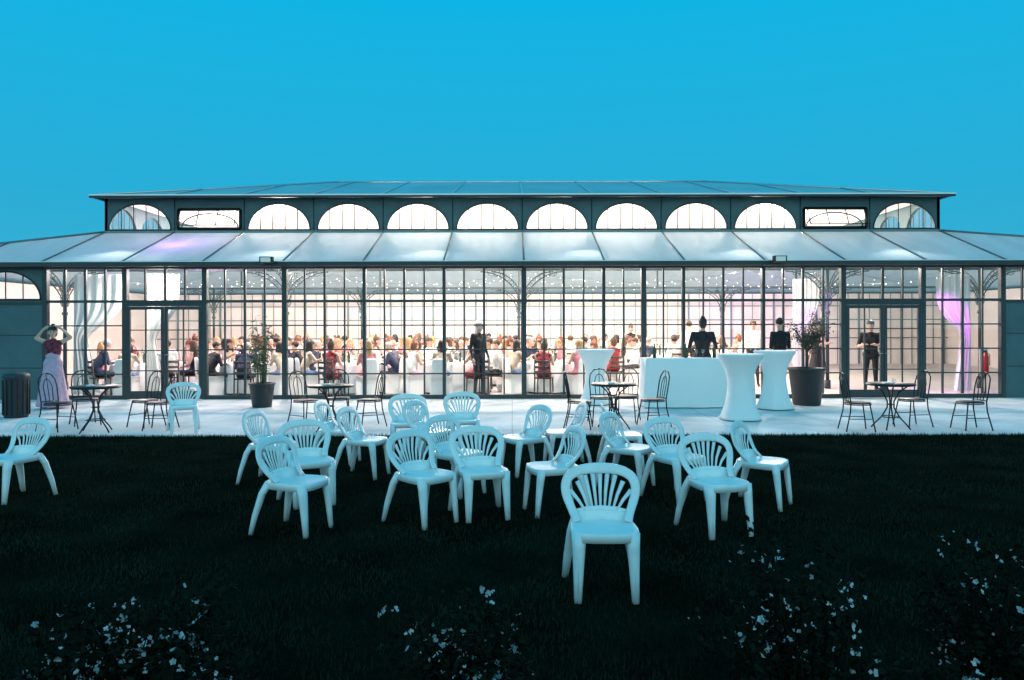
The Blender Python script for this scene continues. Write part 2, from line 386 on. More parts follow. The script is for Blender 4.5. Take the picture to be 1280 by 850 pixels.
for i in range(1,6):
    y=uy0+(uy1-uy0)*i/6; t=1-abs(i-3)/3
    for xa,xb in((ux0,rx0),(ux1,rx1)): ur.tube([(xa,y,UZ+.05),(xa+(xb-xa)*t,y,UZ+.05+(RZ-UZ-.03)*t)],.022,'edge')
ur.box(ux0-.1,ux1+.1,uy0-.08,uy0,UZ-.04,UZ+.03,'frame'); ur.box(ux0-.1,ux1+.1,uy0-.095,uy0-.081,UZ+.01,UZ+.045,'edge')
ur.box(ux0-.1,ux1+.1,uy1,uy1+.08,UZ-.03,UZ+.03,'rail'); ur.box(ux0-.08,ux0,uy0,uy1,UZ-.031,UZ+.029,'rail'); ur.box(ux1,ux1+.08,uy0,uy1,UZ-.031,UZ+.029,'rail')
part(ur,'upper_roof')
ln=MB(); dz=-.08
def q3(p,ins=.3): return (min(max(p[0],ux0+ins),ux1-ins),min(max(p[1],uy0+ins+.02),uy1-ins-.02),p[2]+dz)
A,B,C,Dd,E,F=[q3(p) for p in(A,B,C,Dd,E,F)]
ln.quad(A,B,F,E,'liner'); ln.quad(C,Dd,E,F,'liner'); ln.add([B,C,F],[(0,1,2)],'liner',False); ln.add([Dd,A,E],[(0,1,2)],'liner',False)
part(ln,'ceiling_liner')
# columns with fan brackets
co=MB(); BZ=3.12
for k in (-6.6,-3.4,0,4.4,6.6):
    for y in (CD+.05,CB-.05):
        x=KX(k); co.tube([(x,y,.03),(x,y,BZ+.05)],.045,'frame',10); co.tube([(x,y,.03),(x,y,.25)],.08,'frame',10); co.tube([(x,y,2.0),(x,y,2.08)],.07,'frame',10)
        for sx,sy in((1,0),(-1,0),(0,1 if y<25 else -1),(0,-1 if y<25 else 1)):
            for rad in (1.1,.82):
                pts=[(x+sx*rad*(1-math.cos(t*math.pi/20)),y+sy*rad*(1-math.cos(t*math.pi/20)),BZ-rad+rad*math.sin(t*math.pi/20)) for t in range(11)]
                co.tube(pts,.016,'frame')
            for t in (1,2,3,4,5,6,7,8,9):
                a=t*math.pi/20; c1,s1=math.cos(a),math.sin(a)
                pa=V((x+sx*1.1*(1-c1),y+sy*1.1*(1-c1),BZ-1.1+1.1*s1)); pb=V((x+sx*.82*(1-c1),y+sy*.82*(1-c1),BZ-.82+.82*s1))
                m_=(pa+pb)/2; ra_=(pa-pb).length*.45
                co.tube([m_+V((sx*ra_*math.cos(u),sy*ra_*math.cos(u),ra_*math.sin(u))) for u in [i*math.pi/4 for i in range(8)]],.009,'frame',4,True)
for a in (CD+.05,CB-.05):
    co.box(XL+1.5,XR-1.5,a-.04,a+.04,BZ+.02,BZ+.10,'frame')
    for k in (-6,-3,0,3,6): co.box(KX(k)-.03,KX(k)+.03,a-.03,a+.03,BZ+.1,CZ-.03,'frame')
part(co,'columns_and_brackets')
for x in (-5.45,5.95):
    fl=MB(); fl.box(x-.14,x+.14,e0-.34,e0-.2,EZ-.02,EZ+.12,'iron'); fl.box(x-.11,x+.11,e0-.346,e0-.341,EZ+.0,EZ+.1,'metal'); fl.tube([(x,e0-.2,EZ+.03),(x,e0-.11,EZ+.0)],.02,'iron')
    part(fl,'floodlight')
# curtains
def curtain(x,y,w,z1=2.95,tie=1.35,side=1):
    c=MB(); nx,nz=40,24; vs=[];fs=[]
    for j in range(nz+1):
        z=.06+(z1-.06)*j/nz
        t=math.exp(-((z-tie)/.55)**2); ww=w*(1-.72*t)
        if z<tie: ww=max(w*.28,w*(.28+.17*(tie-z)))
        for i in range(nx+1):
            u=i/nx; vs.append((x+side*u*ww,y+.05*math.sin(u*34+z*.5)+.02*math.sin(u*13),z))
    for j in range(nz):
        for i in range(nx): a=j*(nx+1)+i; fs.append((a,a+1,a+nx+2,a+nx+1))
    c.add(vs,fs,'cloth'); 
    return c
for (x,y,w,s_) in ((CL+.1,18.3,1.3,1),(KX(-5)+.1,18.2,.8,1),(KX(4)+.05,20.6,.7,1),(KX(6)+.2,18.9,.9,-1)):
    place('curtain',curtain(x,y,w,side=s_).mesh('curtain'))
# string lights
sl=MB()
def string(p,q,sag,nb):
    p,q=V(p),V(q); pts=[p.lerp(q,i/nb)-V((0,0,sag*4*(i/nb)*(1-i/nb))) for i in range(nb+1)]
    sl.tube(pts,.003,'iron',3)
    for c in pts[1:-1]: sl.sphere(c-V((0,0,.02)),.013,'bulb',5,4)
for k in range(-6,6,3):
    for (ya,za) in ((18.6,3.05),(22.5,3.2),(27,3.5)):
        string((KX(k),ya,za),(KX(k+3),ya+R.uniform(-.4,.4),za),R.uniform(.3,.45),18)
place('string_lights',sl.mesh('string_lights'))
# glowing globes on cords, added out of view to light the hall
lm=MB(); lm.sphere((0,0,0),.17,'globe',10,6); lm.tube([(0,0,.17),(0,0,1.2)],.008,'iron'); lm.lathe([(.05,.15),(.06,.2),(.02,.24)],'iron')
lme=lm.mesh('fill_globe')
for x in (-8.4,-4.2,0,4.2,8.4): place('fill_globe',lme,(x,25.0,4.25))
def lamp(name,loc,col,e,r=.2,aim=None,ang=80):
    l=bpy.data.lights.new(name,'SPOT' if aim else 'POINT'); l.energy=e; l.color=col; l.shadow_soft_size=r
    o=bpy.data.objects.new(name,l); sc.collection.objects.link(o); o.location=loc
    if aim: l.spot_size=math.radians(ang); l.spot_blend=.6; o.rotation_euler=(V(aim)-V(loc)).to_track_quat('-Z','Y').to_euler()
for x,e in ((-6.5,330),(-2,600),(2,600),(6.5,330)): lamp('fill_point',(x,21.4,3.9),(1,.84,.73),e,.15)  # bare point lights added out of view to brighten the hall
for x in (-9.3,-5.6,-1.9,1.8,5.5,9.2):
    lamp('fill_spot',(x,18.75,3.35),(1,.88,.8),480,.08,aim=(x,15.6,0),ang=130)  # added unseen spots, no fixtures, to spill light onto the terrace
for x in (-8.5,-4.8,-1.2,2.5,6.2): lamp('fill_spot',(x,17.75,3.15),(1,.86,.76),420,.06,aim=(x,20.4,.6),ang=140)  # added fill without fixtures, lights the guests near the glass
lamp('purple_stage_light',(-8.3,18.9,3.3),(.75,.2,1),75)
lamp('purple_stage_light',(-8.8,22.5,4.3),(.9,.3,.9),130)
lamp('purple_stage_light',(8.3,19.2,3.0),(.75,.1,1),230,.1,aim=(8.3,20.8,1.0),ang=55)
lamp('purple_stage_light',(10.3,17.9,3.0),(.8,.12,1),230,.1,aim=(11.0,19.2,1.0),ang=60)
lamp('purple_stage_light',(10,26,2.9),(.75,.1,1),420,.1,aim=(10.4,32,1.2),ang=70)

# ------------------------------------------------------------------ plastic chair
def plastic_chair():
    c=MB(); k='plastic'
    n=40; rings=[(.05,0),(.35,0),(.7,0),(.93,0),(1,0),(1.02,-.012),(1.02,-.055),(.98,-.055),(.97,-.018),(.5,-.018)]
    vs=[];fs=[]
    for (s_,dzz) in rings:
        for j in range(n):
            a=2*math.pi*j/n; ca,sa=math.cos(a),math.sin(a); e=.55
            x=.205*math.copysign(abs(ca)**e,ca)*s_; y=.215*math.copysign(abs(sa)**e,sa)*s_
            x*=1-.08*(y/.215)
            z=.425-.018*(1-min(1,s_)**2)+dzz-.014*max(0,(-y/.215-.6))
            vs.append((x,y,z))
    for i in range(len(rings)-1):
        for j in range(n): j2=(j+1)%n; fs.append((i*n+j,i*n+j2,(i+1)*n+j2,(i+1)*n+j))
    fs.append(tuple(range(n))[::-1]); c.add(vs,fs,k)
    for sx in(-1,1):
        c.sweep([(sx*.165,-.165,.415),(sx*.168,-.18,.33),(sx*.172,-.2,.15),(sx*.176,-.215,0)],[.05,.042,.031,.024],[.032,.03,.024,.019],(1,.3*sx,0),k,10)
        c.sweep([(sx*.16,.155,.415),(sx*.185,.20,.33),(sx*.215,.25,.15),(sx*.232,.28,0)],[.048,.042,.031,.024],[.032,.03,.024,.019],(1,-.5*sx,0),k,10)
        c.sweep([(sx*.166,-.197,.38),(sx*.169,-.212,.25),(sx*.174,-.226,.06)],[.006]*3,[.006]*3,(1,0,0),k,5)
    zz=lambda z: .43+(z-.43)*.95
    half=[(.180,.06,.425),(.196,.11,.468),(.220,.15,.523),(.242,.18,.585),(.246,.2,.65),(.222,.22,.71),(.162,.235,.752),(.085,.243,.771)]
    pts=half+[(0,.245,.776)]+[(-x,y,z) for x,y,z in half[::-1]]
    P=[V((p[0],p[1],zz(p[2]))) for p in pts]; out=[]
    for i in range(len(P)-1):
        p0=P[max(i-1,0)];p1=P[i];p2=P[i+1];p3=P[min(i+2,len(P)-1)]
        for t in (0,.33,.66):
            out.append(.5*((2*p1)+(-p0+p2)*t+(2*p0-5*p1+4*p2-p3)*t*t+(-p0+3*p1-3*p2+p3)*t**3))
    out.append(P[-1])
    N=len(out); vs=[];fs=[]
    ctr=V((0,.18,zz(.57)))
    for i,p in enumerate(out):
        u=abs(2*i/(N-1)-1); wdt=.036*(1-u)+.026*u if u<.8 else .028
        inn=(ctr-p); inn.normalize()
        T_=(out[min(i+1,N-1)]-out[max(i-1,0)]).normalized(); inn=(inn-T_*inn.dot(T_)).normalized(); nn=T_.cross(inn)
        p=p+inn*wdt*.5
        for j in range(10):
            a=2*math.pi*j/10; ca,sa=math.cos(a),math.sin(a)
            vs.append(p+inn*wdt*math.copysign(abs(ca)**.6,ca)+nn*.010*math.copysign(abs(sa)**.8,sa))
    for i in range(N-1):
        for j in range(10): j2=(j+1)%10; fs.append((i*10+j,i*10+j2,(i+1)*10+j2,(i+1)*10+j))
    fs.append(tuple(range(10))[::-1]); fs.append(tuple((N-1)*10+j for j in range(10))); c.add(vs,fs,k)
    c.sweep([(-.175,.11,.435),(-.09,.165,.445),(0,.18,.45),(.09,.165,.445),(.175,.11,.435)],[.04]*5,[.010]*5,(0,.25,1),k,10)
    c.sweep([(-.19,.125,.468),(-.10,.17,.483),(0,.185,.487),(.10,.17,.483),(.19,.125,.468)],[.018]*5,[.009]*5,(0,.25,1),k,10)
    for i in range(9):
        u=(i-4)/4; zt=zz(.738-.125*abs(u)**2.2); xt=.203*u; yt=.238-.045*u*u
        xb=.105*u; yb=.185-.03*u*u
        c.sweep([(xb,yb,.48),((xb*.55+xt*.45),(yb+yt)/2+.01,(.48+zt)/2),(xt,yt,zt)],[.0075,.0115,.0165],[.006]*3,(1,0,0),k,6)
    return c.mesh('plastic_chair')
pc=plastic_chair()
chairs=[(.58,4.85,0),(-1.79,6.31,72),(-1.95,7.3,26),(-.76,6.59,42),(-.27,6.79,14),(-.56,7.7,48),(.37,6.93,-75),(.14,8.73,-60),(.63,9.18,-80),(-1.4,10.1,5),(-.67,10.4,10),(-1.02,9.3,65),(-1.67,8.6,78),(-2.15,9.4,85),(-2.62,8.3,80),
(1.69,6.26,14),(2.36,7.18,52),(1.62,7.45,30),(1.22,8.0,55),(1.3,8.95,85),(-4.93,7.5,-24)]
for x,d,r in chairs: place('plastic_chair',pc,(x,d,.004),r+R.uniform(-4,4))
place('plastic_chair',pc,(-5.23,12.1,T),24)

# ------------------------------------------------------------------ bistro furniture
def bistro_chair():
    c=MB(); k='iron'; r=.0105
    c.lathe([(.01,.452),(.19,.452),(.2,.445),(.2,.438),(.19,.432),(.01,.432)],k,n=20)
    for sx in(-1,1):
        c.tube([(sx*.15,-.13,.44),(sx*.18,-.17,.2),(sx*.2,-.2,0)],r,k)
        c.tube([(sx*.2,.24,0),(sx*.17,.17,.3),(sx*.165,.16,.45),(sx*.175,.2,.7),(sx*.16,.225,.82),(sx*.09,.24,.9),(0,.245,.92)],r,k)
        c.tube([(sx*.07,.165,.47),(sx*.085,.205,.7),(sx*.05,.225,.8),(0,.235,.83)],r*.7,k)
        c.tube([(sx*.2*.9,-.17,.2),(sx*.2*.95,.19,.2)],r*.6,k)
    c.tube([(-.165,.16,.47),(.165,.16,.47)],r*.8,k)
    c.tube([(0,.165,.47),(0,.245,.92)],r*.6,k)
    c.tube([(.2*math.cos(a),.2*math.sin(a),.42) for a in [i*math.pi/8 for i in range(16)]],r*.8,k,6,True)
    return c.mesh('bistro_chair')
def bistro_table():
    c=MB(); k='iron'
    c.lathe([(.01,.74),(.36,.74),(.37,.73),(.37,.715),(.355,.705),(.01,.712)],k,n=32)
    for i in range(4):
        a=i*math.pi/2+.6; ca,sa=math.cos(a),math.sin(a)
        c.tube([(ca*r_,sa*r_,z) for r_,z in((.26,.71),(.12,.6),(.05,.45),(.05,.35),(.13,.2),(.24,.08),(.29,.012))],.012,k)
    for z,r_ in((.4,.055),(.2,.14)): c.tube([(r_*math.cos(a),r_*math.sin(a),z) for a in [i*math.pi/8 for i in range(16)]],.008,k,6,True)
    c.lathe([(.03,.741),(.035,.75),(.028,.80),(.03,.805)],'wine',c=(.12,.05,0),n=12)
    c.lathe([(.06,.742),(.065,.752),(.05,.765)],'plate',c=(-.08,-.06,0),n=14)
    return c.mesh('bistro_table')
bt=bistro_table(); bc=bistro_chair()
for x,d in((-6.6,12.05),(-2.9,12.15),(1.65,12.35),(6.1,12.25)): place('bistro_table',bt,(x,d,T),R.uniform(0,90))
for x,d,r in((-7.35,12.3,75),(-6.15,12.75,-25),(-5.75,12.4,-85),(-7.3,13.0,40),(-3.45,12.7,55),(-2.4,12.75,-60),(-3.0,13.1,10),(1.1,12.45,80),(1.55,13.15,5),(2.35,12.7,-75),(2.0,13.3,-20),(5.5,12.1,85),(6.65,12.65,-80),(7.35,12.2,-88)):
    place('bistro_chair',bc,(x,d,T),r)
ct=MB(); ct.lathe([(.36,.02,.06),(.34,.06,.05),(.27,.25,.03),(.225,.5,.01),(.215,.68),(.25,.85),(.33,1.02),(.395,1.12),(.41,1.15),(.405,1.165),(.38,1.17)],'cloth',n=48,rn=4)
ctm=ct.mesh('cocktail_table')
for x,d in((4.05,13.5),(5.25,15.2),(1.78,16.2)): place('cocktail_table',ctm,(x,d,T),R.uniform(0,90))
def rrect(hx,hy,r,n=8):
    out=[]
    for qx,qy,a0 in((1,1,0),(-1,1,90),(-1,-1,180),(1,-1,270)):
        for i in range(n): a=math.radians(a0+90*i/(n-1)); out.append((qx*(hx-r)+r*math.cos(a),qy*(hy-r)+r*math.sin(a)))
    return out
def clothbox(hx,hy,H):
    c=MB(); 
    o=rrect(hx,hy,.04); pts=[]
    for i in range(len(o)):
        a,b=o[i],o[(i+1)%len(o)]; L=math.dist(a,b); k=max(1,int(L/.04))
        for j in range(k): pts.append((a[0]+(b[0]-a[0])*j/k,a[1]+(b[1]-a[1])*j/k))
    n=len(pts); vs=[];fs=[]; lv=[H,H-.02,H*.7,H*.4,.02]
    for li,z in enumerate(lv):
        for j,(x,y) in enumerate(pts):
            r=.0+.022*(li/4)*math.sin(j*.55+1.5*math.sin(j*.13)); L=math.hypot(x,y)
            q=1+(.012*li+r)/L; vs.append((x*q,y*q,z))
    for i in range(len(lv)-1):
        for j in range(n): j2=(j+1)%n; fs.append((i*n+j2,i*n+j,(i+1)*n+j,(i+1)*n+j2))
    fs.append(tuple(range(n))); c.add(vs,fs,'cloth')
    for i in range(9):
        x=-hx+.2+i*(2*hx-.4)/8+R.uniform(-.05,.05); y=R.uniform(-.15,.2)
        if i%3==0: c.lathe([(.036,H),(.038,H+.18),(.014,H+.24),(.014,H+.3)],'bottle',c=(x,y,0),n=12)
        else: c.lathe([(.03,H),(.006,H+.01),(.006,H+.08),(.035,H+.12),(.03,H+.18)],'wine',c=(x,y,0),n=12)
    return c
place('bar_counter',clothbox(1.08,.38,1.0).mesh('bar_counter'),(3.8,15.75,T))
b=MB(); b.lathe([(.19,0),(.2,.03),(.215,.72),(.225,.73),(.225,.78),(.2,.8),(.12,.83),(.02,.84)],'pot',n=28)
for i in range(14):
    a=2*math.pi*i/14; b.box(.215*math.cos(a)-.008,.215*math.cos(a)+.008,.215*math.sin(a)-.008,.215*math.sin(a)+.008,.05,.7,'iron')
place('litter_bin',b.mesh('litter_bin'),(-9.2,14.1,T))
x=MB(); x.lathe([(.06,0),(.07,.02),(.07,.4),(.05,.46),(.02,.48),(.02,.52)],'redpaint',n=16); x.box(-.05,.03,-.012,.012,.52,.55,'iron'); x.tube([(.02,0,.5),(.1,0,.45),(.1,0,.2)],.01,'iron'); x.box(-.1,.1,.075,.085,-.05,.6,'plate')
ex=place('fire_extinguisher',x.mesh('fire_extinguisher'),(KX(6)-.25,17.62,.55))
st=MB(); st.lathe([(.13,0),(.13,.015),(.02,.03),(.018,.55)],'iron',n=16); place('stand',st.mesh('extinguisher_stand'),(0,0,-.52),parent=ex)

# ------------------------------------------------------------------ plants
def leaf(mb,p,L,W,k,dirv=None):
    d=V((R.gauss(0,1),R.gauss(0,1),R.gauss(0,.7))) if dirv is None else V(dirv)+V((R.gauss(0,.3),R.gauss(0,.3),R.gauss(0,.3))); d.normalize()
    s=V((R.gauss(0,1),R.gauss(0,1),R.gauss(0,1))).cross(d)
    if s.length<.01: return
    s.normalize(); p=V(p)
    mb.add([p,p+d*L*.5+s*W,p+d*L,p+d*L*.5-s*W],[(0,1,2,3)],k,False)
def pot(mb,r,h):
    mb.lathe([(r*.72,0),(r*.75,.02),(r*.98,h*.93),(r*1.05,h*.94),(r*1.05,h),(r*.92,h),(r*.9,h*.9),(.01,h*.9)],'pot',n=32,cap=False)
    mb.lathe([(r*.88,h*.9),(.01,h*.93)],'soil',n=20,cap=False)
o=MB(); pot(o,.37,.78)
o.tube([(0,0,.7),(.02,.01,1.0),(-.01,0,1.3)],[.035,.03,.022],'bark',8)
for i in range(20):
    a=R.uniform(0,6.28); z0=R.uniform(1.05,1.35); L=R.uniform(.3,.68)
    q=V((0,0,z0)); e=q+V((math.cos(a)*L*.6,math.sin(a)*L*.6,L*R.uniform(.5,1.2)))
    m_=q.lerp(e,.5)+V((0,0,.05)); o.tube([q,m_,e],[.012,.008,.004],'bark',5)
    for t in range(80):
        u=R.uniform(.3,1.1); c=q.lerp(e,u)+V((R.gauss(0,.06),R.gauss(0,.06),R.gauss(0,.07))); leaf(o,c,.065,.010,'leafo')
place('potted_olive_tree',o.mesh('potted_olive_tree'),(6.2,16.0,T))
o=MB(); pot(o,.26,.5)
for i in range(20):
    a=R.uniform(0,6.28); r0=R.uniform(0,.15); H=R.uniform(1.2,1.95); ln_=R.uniform(.05,.28)
    pts=[V((math.cos(a)*(r0+ln_*t*t),math.sin(a)*(r0+ln_*t*t),.45+(H-.45)*t)) for t in(0,.33,.66,1)]
    o.tube(pts,[.009,.008,.006,.003],'leafb',5)
    for t in range(34):
        u=R.uniform(.25,1); j=min(2,int(u*3)); c=pts[j].lerp(pts[j+1],u*3-j); leaf(o,c,.13,.01,'leafb',(R.uniform(-1,1),R.uniform(-1,1),-.2))
place('potted_bamboo',o.mesh('potted_bamboo'),(-5.2,15.8,T))
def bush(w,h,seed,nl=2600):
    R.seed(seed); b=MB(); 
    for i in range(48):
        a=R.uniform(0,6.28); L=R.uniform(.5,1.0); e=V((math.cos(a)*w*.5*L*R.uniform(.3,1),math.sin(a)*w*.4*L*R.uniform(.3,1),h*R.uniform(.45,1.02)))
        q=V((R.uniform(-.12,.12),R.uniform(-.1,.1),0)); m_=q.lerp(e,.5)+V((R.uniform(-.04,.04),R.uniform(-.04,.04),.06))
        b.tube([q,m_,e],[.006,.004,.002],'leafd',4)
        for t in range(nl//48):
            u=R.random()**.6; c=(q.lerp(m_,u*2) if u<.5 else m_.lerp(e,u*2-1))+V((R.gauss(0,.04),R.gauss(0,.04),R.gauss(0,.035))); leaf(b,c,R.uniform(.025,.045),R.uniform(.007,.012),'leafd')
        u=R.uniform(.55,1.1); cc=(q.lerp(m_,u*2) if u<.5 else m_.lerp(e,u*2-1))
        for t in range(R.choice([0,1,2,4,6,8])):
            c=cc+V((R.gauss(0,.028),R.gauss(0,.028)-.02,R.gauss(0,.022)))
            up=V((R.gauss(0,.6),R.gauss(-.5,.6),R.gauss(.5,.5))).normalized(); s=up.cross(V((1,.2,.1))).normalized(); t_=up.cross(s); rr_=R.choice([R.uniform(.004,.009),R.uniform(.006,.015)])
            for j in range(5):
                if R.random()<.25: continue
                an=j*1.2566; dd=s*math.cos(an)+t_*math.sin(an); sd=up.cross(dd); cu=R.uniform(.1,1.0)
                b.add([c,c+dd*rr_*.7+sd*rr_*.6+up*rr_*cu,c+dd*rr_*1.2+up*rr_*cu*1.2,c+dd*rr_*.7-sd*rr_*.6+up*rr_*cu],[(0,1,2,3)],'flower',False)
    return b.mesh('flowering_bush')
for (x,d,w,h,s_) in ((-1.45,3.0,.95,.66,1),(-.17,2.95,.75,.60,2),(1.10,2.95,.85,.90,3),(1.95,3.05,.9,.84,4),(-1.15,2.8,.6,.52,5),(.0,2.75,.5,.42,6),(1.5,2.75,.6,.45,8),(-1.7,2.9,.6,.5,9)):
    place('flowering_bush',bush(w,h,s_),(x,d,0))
R.seed(11)

# ------------------------------------------------------------------ people
def make_person(name,J,mt,hairstyle='short',skirt=None,sleeve='long',fem=False,voxel=.017):
    top,bot,shoe,hair,skin=mt
    caps=[]
    def C(a,b,ra,rb,m,flat=False,rip=0): caps.append((V(a),V(b),ra,rb,m,flat,rip))
    X=V((1,0,0)); f=.9 if fem else 1
    pel,wa,ch=V(J['pel']),V(J['waist']),V(J['chest'])
    hw=.075
    C(pel-X*hw,pel+X*hw,.112,.112,bot)
    for s in(-1,1):
        C(pel+X*s*.06,wa+X*s*.05*f,.11,.095*f,top if not skirt else top); C(wa+X*s*.05*f,ch+X*s*.07*f,.095*f,.115*f,top)
        if fem: C(ch+X*s*.065+V((0,-.06,-.03)),ch+X*s*.065+V((0,-.07,-.05)),.06,.055,top)
    shl,shr=V(J['shL']),V(J['shR']); C(shl*.9+ch*.1,shr*.9+ch*.1,.062*f,.062*f,top); C(ch,(shl+shr)/2+V((0,0,.01)),.115*f,.075,top)
    hd=V(J['head']); fd=V(J.get('face',(0,-1,0))).normalized(); up=V(J.get('up',(0,0,1))).normalized(); sd=fd.cross(up).normalized(); up=sd.cross(fd)
    nk=(shl+shr)/2+V((0,0,.03)); C(nk,hd-up*.07-fd*.02,.054*f,.05*f,skin)
    for s in('L','R'):
        C(J['hip'+s],J['knee'+s],.085,.057,bot); C(J['knee'+s],J['ank'+s],.055,.038,bot if not skirt else skin)
        C(V(J['ank'+s])-V((0,-.02,.02)),J['toe'+s],.042,.034,shoe)
        C(J['sh'+s],J['el'+s],.056*f,.043*f,top if sleeve!='none' else skin)
        C(J['el'+s],J['wr'+s],.041*f,.029*f,top if sleeve=='long' else skin); 
        d=(V(J['hand'+s])-V(J['wr'+s])); C(V(J['wr'+s])+d*.1,J['hand'+s],.029,.033,skin)
    if skirt:
        p0,p1,r0,r1,m=skirt; C(p0,p1,r0,r1,m,True,.07)
    C(hd+up*.03-fd*.015,hd+up*.028,.088,.084,skin); C(hd+fd*.02,hd+fd*.035-up*.075,.066,.042,skin)
    C(hd+fd*.085+up*.012,hd+fd*.102-up*.02,.010,.013,skin)
    for s in(-1,1): C(hd+sd*s*.083-up*.0,hd+sd*s*.088-up*.03,.014,.011,skin)
    if hairstyle!='bald': C(hd+up*.05-fd*.035,hd+up*.045-fd*.005,.092,.088,hair)
    if hairstyle in('long','bun'): C(hd+up*.02-fd*.045,hd-up*.03-fd*.05,.088,.08,hair)
    if hairstyle=='long':
        C(hd-fd*.06-up*.03,hd-fd*.075-up*.2,.08,.065,hair)
        for s in(-1,1): C(hd+sd*s*.075-fd*.02+up*.03,hd+sd*s*.085-fd*.02-up*.17,.03,.035,hair)
    if hairstyle=='bun': C(hd+up*.135-fd*.06,hd+up*.145-fd*.06,.048,.045,hair)
    tmp=MB()
    for a,b,ra,rb,m,fl,rp in caps: tmp.capsule(a,b,ra,rb,'skin',flat=fl,rip=rp)
    o=bpy.data.objects.new('tmp',tmp.mesh('tmp')); sc.collection.objects.link(o)
    md=o.modifiers.new('r','REMESH'); md.mode='VOXEL'; md.voxel_size=voxel
    ms=o.modifiers.new('s','SMOOTH'); ms.iterations=3; ms.factor=.5
    dg=bpy.context.evaluated_depsgraph_get(); ev=o.evaluated_get(dg); me=bpy.data.meshes.new_from_object(ev)
    nv=len(me.vertices); co_=np.zeros(nv*3); me.vertices.foreach_get('co',co_); co_=co_.reshape(-1,3)
    faces=[tuple(p.vertices) for p in me.polygons]
    cen=np.array([co_[list(q)].mean(0) for q in faces])
    best=np.full(len(cen),1e9); bi=np.zeros(len(cen),int)
    for i,(a,b,ra,rb,m,fl,rp) in enumerate(caps):
        a=np.array(a);b=np.array(b);ab=b-a;L=max(1e-9,ab@ab); t=np.clip((cen-a)@ab/L,0,1)
        dist=np.linalg.norm(cen-(a+t[:,None]*ab),axis=1)-(ra+(rb-ra)*t)
        if fl: dist-=.02
        ok=dist<best; best[ok]=dist[ok]; bi[ok]=i
    mb=MB(); mb.v=[tuple(c) for c in co_]
    for q,i in zip(faces,bi): mb.f.append(q); mb.mi.append(mb.m(caps[i][4])); mb.sm.append(True)
    bpy.data.objects.remove(o)
    for s in('L','R'):
        w_,h_=V(J['wr'+s]),V(J['hand'+s]); d=(h_-w_).normalized(); nrm=V(J.get('palm'+s,(0,0,-1))); nrm=(nrm-d*nrm.dot(d))
        if nrm.length<.1: nrm=V((0,1,0))-d*d.y
        nrm.normalize(); sx=d.cross(nrm)
        for j,L in enumerate((.068,.078,.073,.056)):
            b0=h_+sx*(.027-.018*j)+d*.012; p1=b0+d*L*.55+nrm*.008; p2=p1+d*L*.38+nrm*.022
            mb.tube([b0,p1,p2],[.0095,.0088,.0065],skin,6)
        b0=w_+d*.035+sx*.02; mb.tube([b0,b0+sx*.03+d*.03,b0+sx*.038+d*.06+nrm*.01],[.012,.010,.008],skin,6)
    for s in(-1,1): mb.sphere(hd+fd*.082+sd*s*.03+up*.012,.0105,'eye',8,6); mb.capsule(hd+fd*.088+sd*s*.018+up*.03,hd+fd*.083+sd*s*.043+up*.03,.0045,.004,hair if hairstyle!='bald' else 'h_greyh',6)
    mb.capsule(hd+fd*.083-sd*.017-up*.052,hd+fd*.083+sd*.017-up*.052,.006,.006,'lip',6)
    return mb.mesh(name)
def standing(H=1.75,armL=None,armR=None,face=(0,-1,0),lean=0,fem=False):
    k=H/1.75; s=.19 if not fem else .165
    J=dict(pel=(0,0,.95),waist=(0,-.01,1.1),chest=(0,0,1.28),shL=(-s,.01,1.42),shR=(s,.01,1.42),head=(0,-.02,1.625),face=face,
     hipL=(-.09,0,.92),hipR=(.09,0,.92),kneeL=(-.11,-.02,.5),kneeR=(.10,-.03,.5),ankL=(-.12,.02,.09),ankR=(.12,-.0,.09),toeL=(-.14,-.15,.036),toeR=(.15,-.17,.036),
     elL=(-s-.06,.03,1.13),elR=(s+.06,.03,1.13),wrL=(-s-.08,-.06,.9),wrR=(s+.08,-.06,.9),handL=(-s-.08,-.08,.82),handR=(s+.08,-.08,.82),palmL=(1,0,0),palmR=(-1,0,0))
    if armL: J['elL'],J['wrL'],J['handL']=armL[:3]; J['palmL']=armL[3] if len(armL)>3 else (0,0,-1)
    if armR: J['elR'],J['wrR'],J['handR']=armR[:3]; J['palmR']=armR[3] if len(armR)>3 else (0,0,-1)
    return {a:(tuple(c*k for c in b) if a not in('face','palmL','palmR') else b) for a,b in J.items()}
def seated(arm=0,face=(0,-1,0),lean=0,fem=False):
    s=.185 if not fem else .16
    J=dict(pel=(0,.02,.56),waist=(0,.03+lean*.1,.7),chest=(0,.02-lean*.1,.88),shL=(-s,.02-lean*.15,1.02),shR=(s,.02-lean*.15,1.02),head=(0,-.02-lean*.22,1.215),face=face,
     hipL=(-.09,0,.54),hipR=(.09,0,.54),kneeL=(-.12,-.42,.52),kneeR=(.12,-.43,.52),ankL=(-.12,-.40,.09),ankR=(.13,-.44,.09),toeL=(-.13,-.56,.036),toeR=(.15,-.6,.036))
    ay=-lean*.1
    J.update(elL=(-s-.06,-.06+ay,.78),wrL=(-s+.02,-.28,.80),handL=(-s+.05,-.36,.795),elR=(s+.06,-.06+ay,.78),wrR=(s-.02,-.28,.80),handR=(s-.05,-.36,.795))
    if arm==1: J.update(elR=(s+.05,-.2,.80),wrR=(s-.05,-.2,1.04),handR=(s-.09,-.16,1.11),palmR=(-1,.3,0))
    if arm==2: J.update(elL=(-s-.06,-.17,.84),wrL=(-s-.02,-.38,.93),handL=(-s-.0,-.45,.96))
    if arm==3: J.update(elL=(-s-.08,.0,.77),wrL=(-s+.05,-.2,.68),handL=(-s+.1,-.28,.68),elR=(s+.08,.0,.77),wrR=(s-.05,-.2,.68),handR=(s-.1,-.28,.68))
    return J
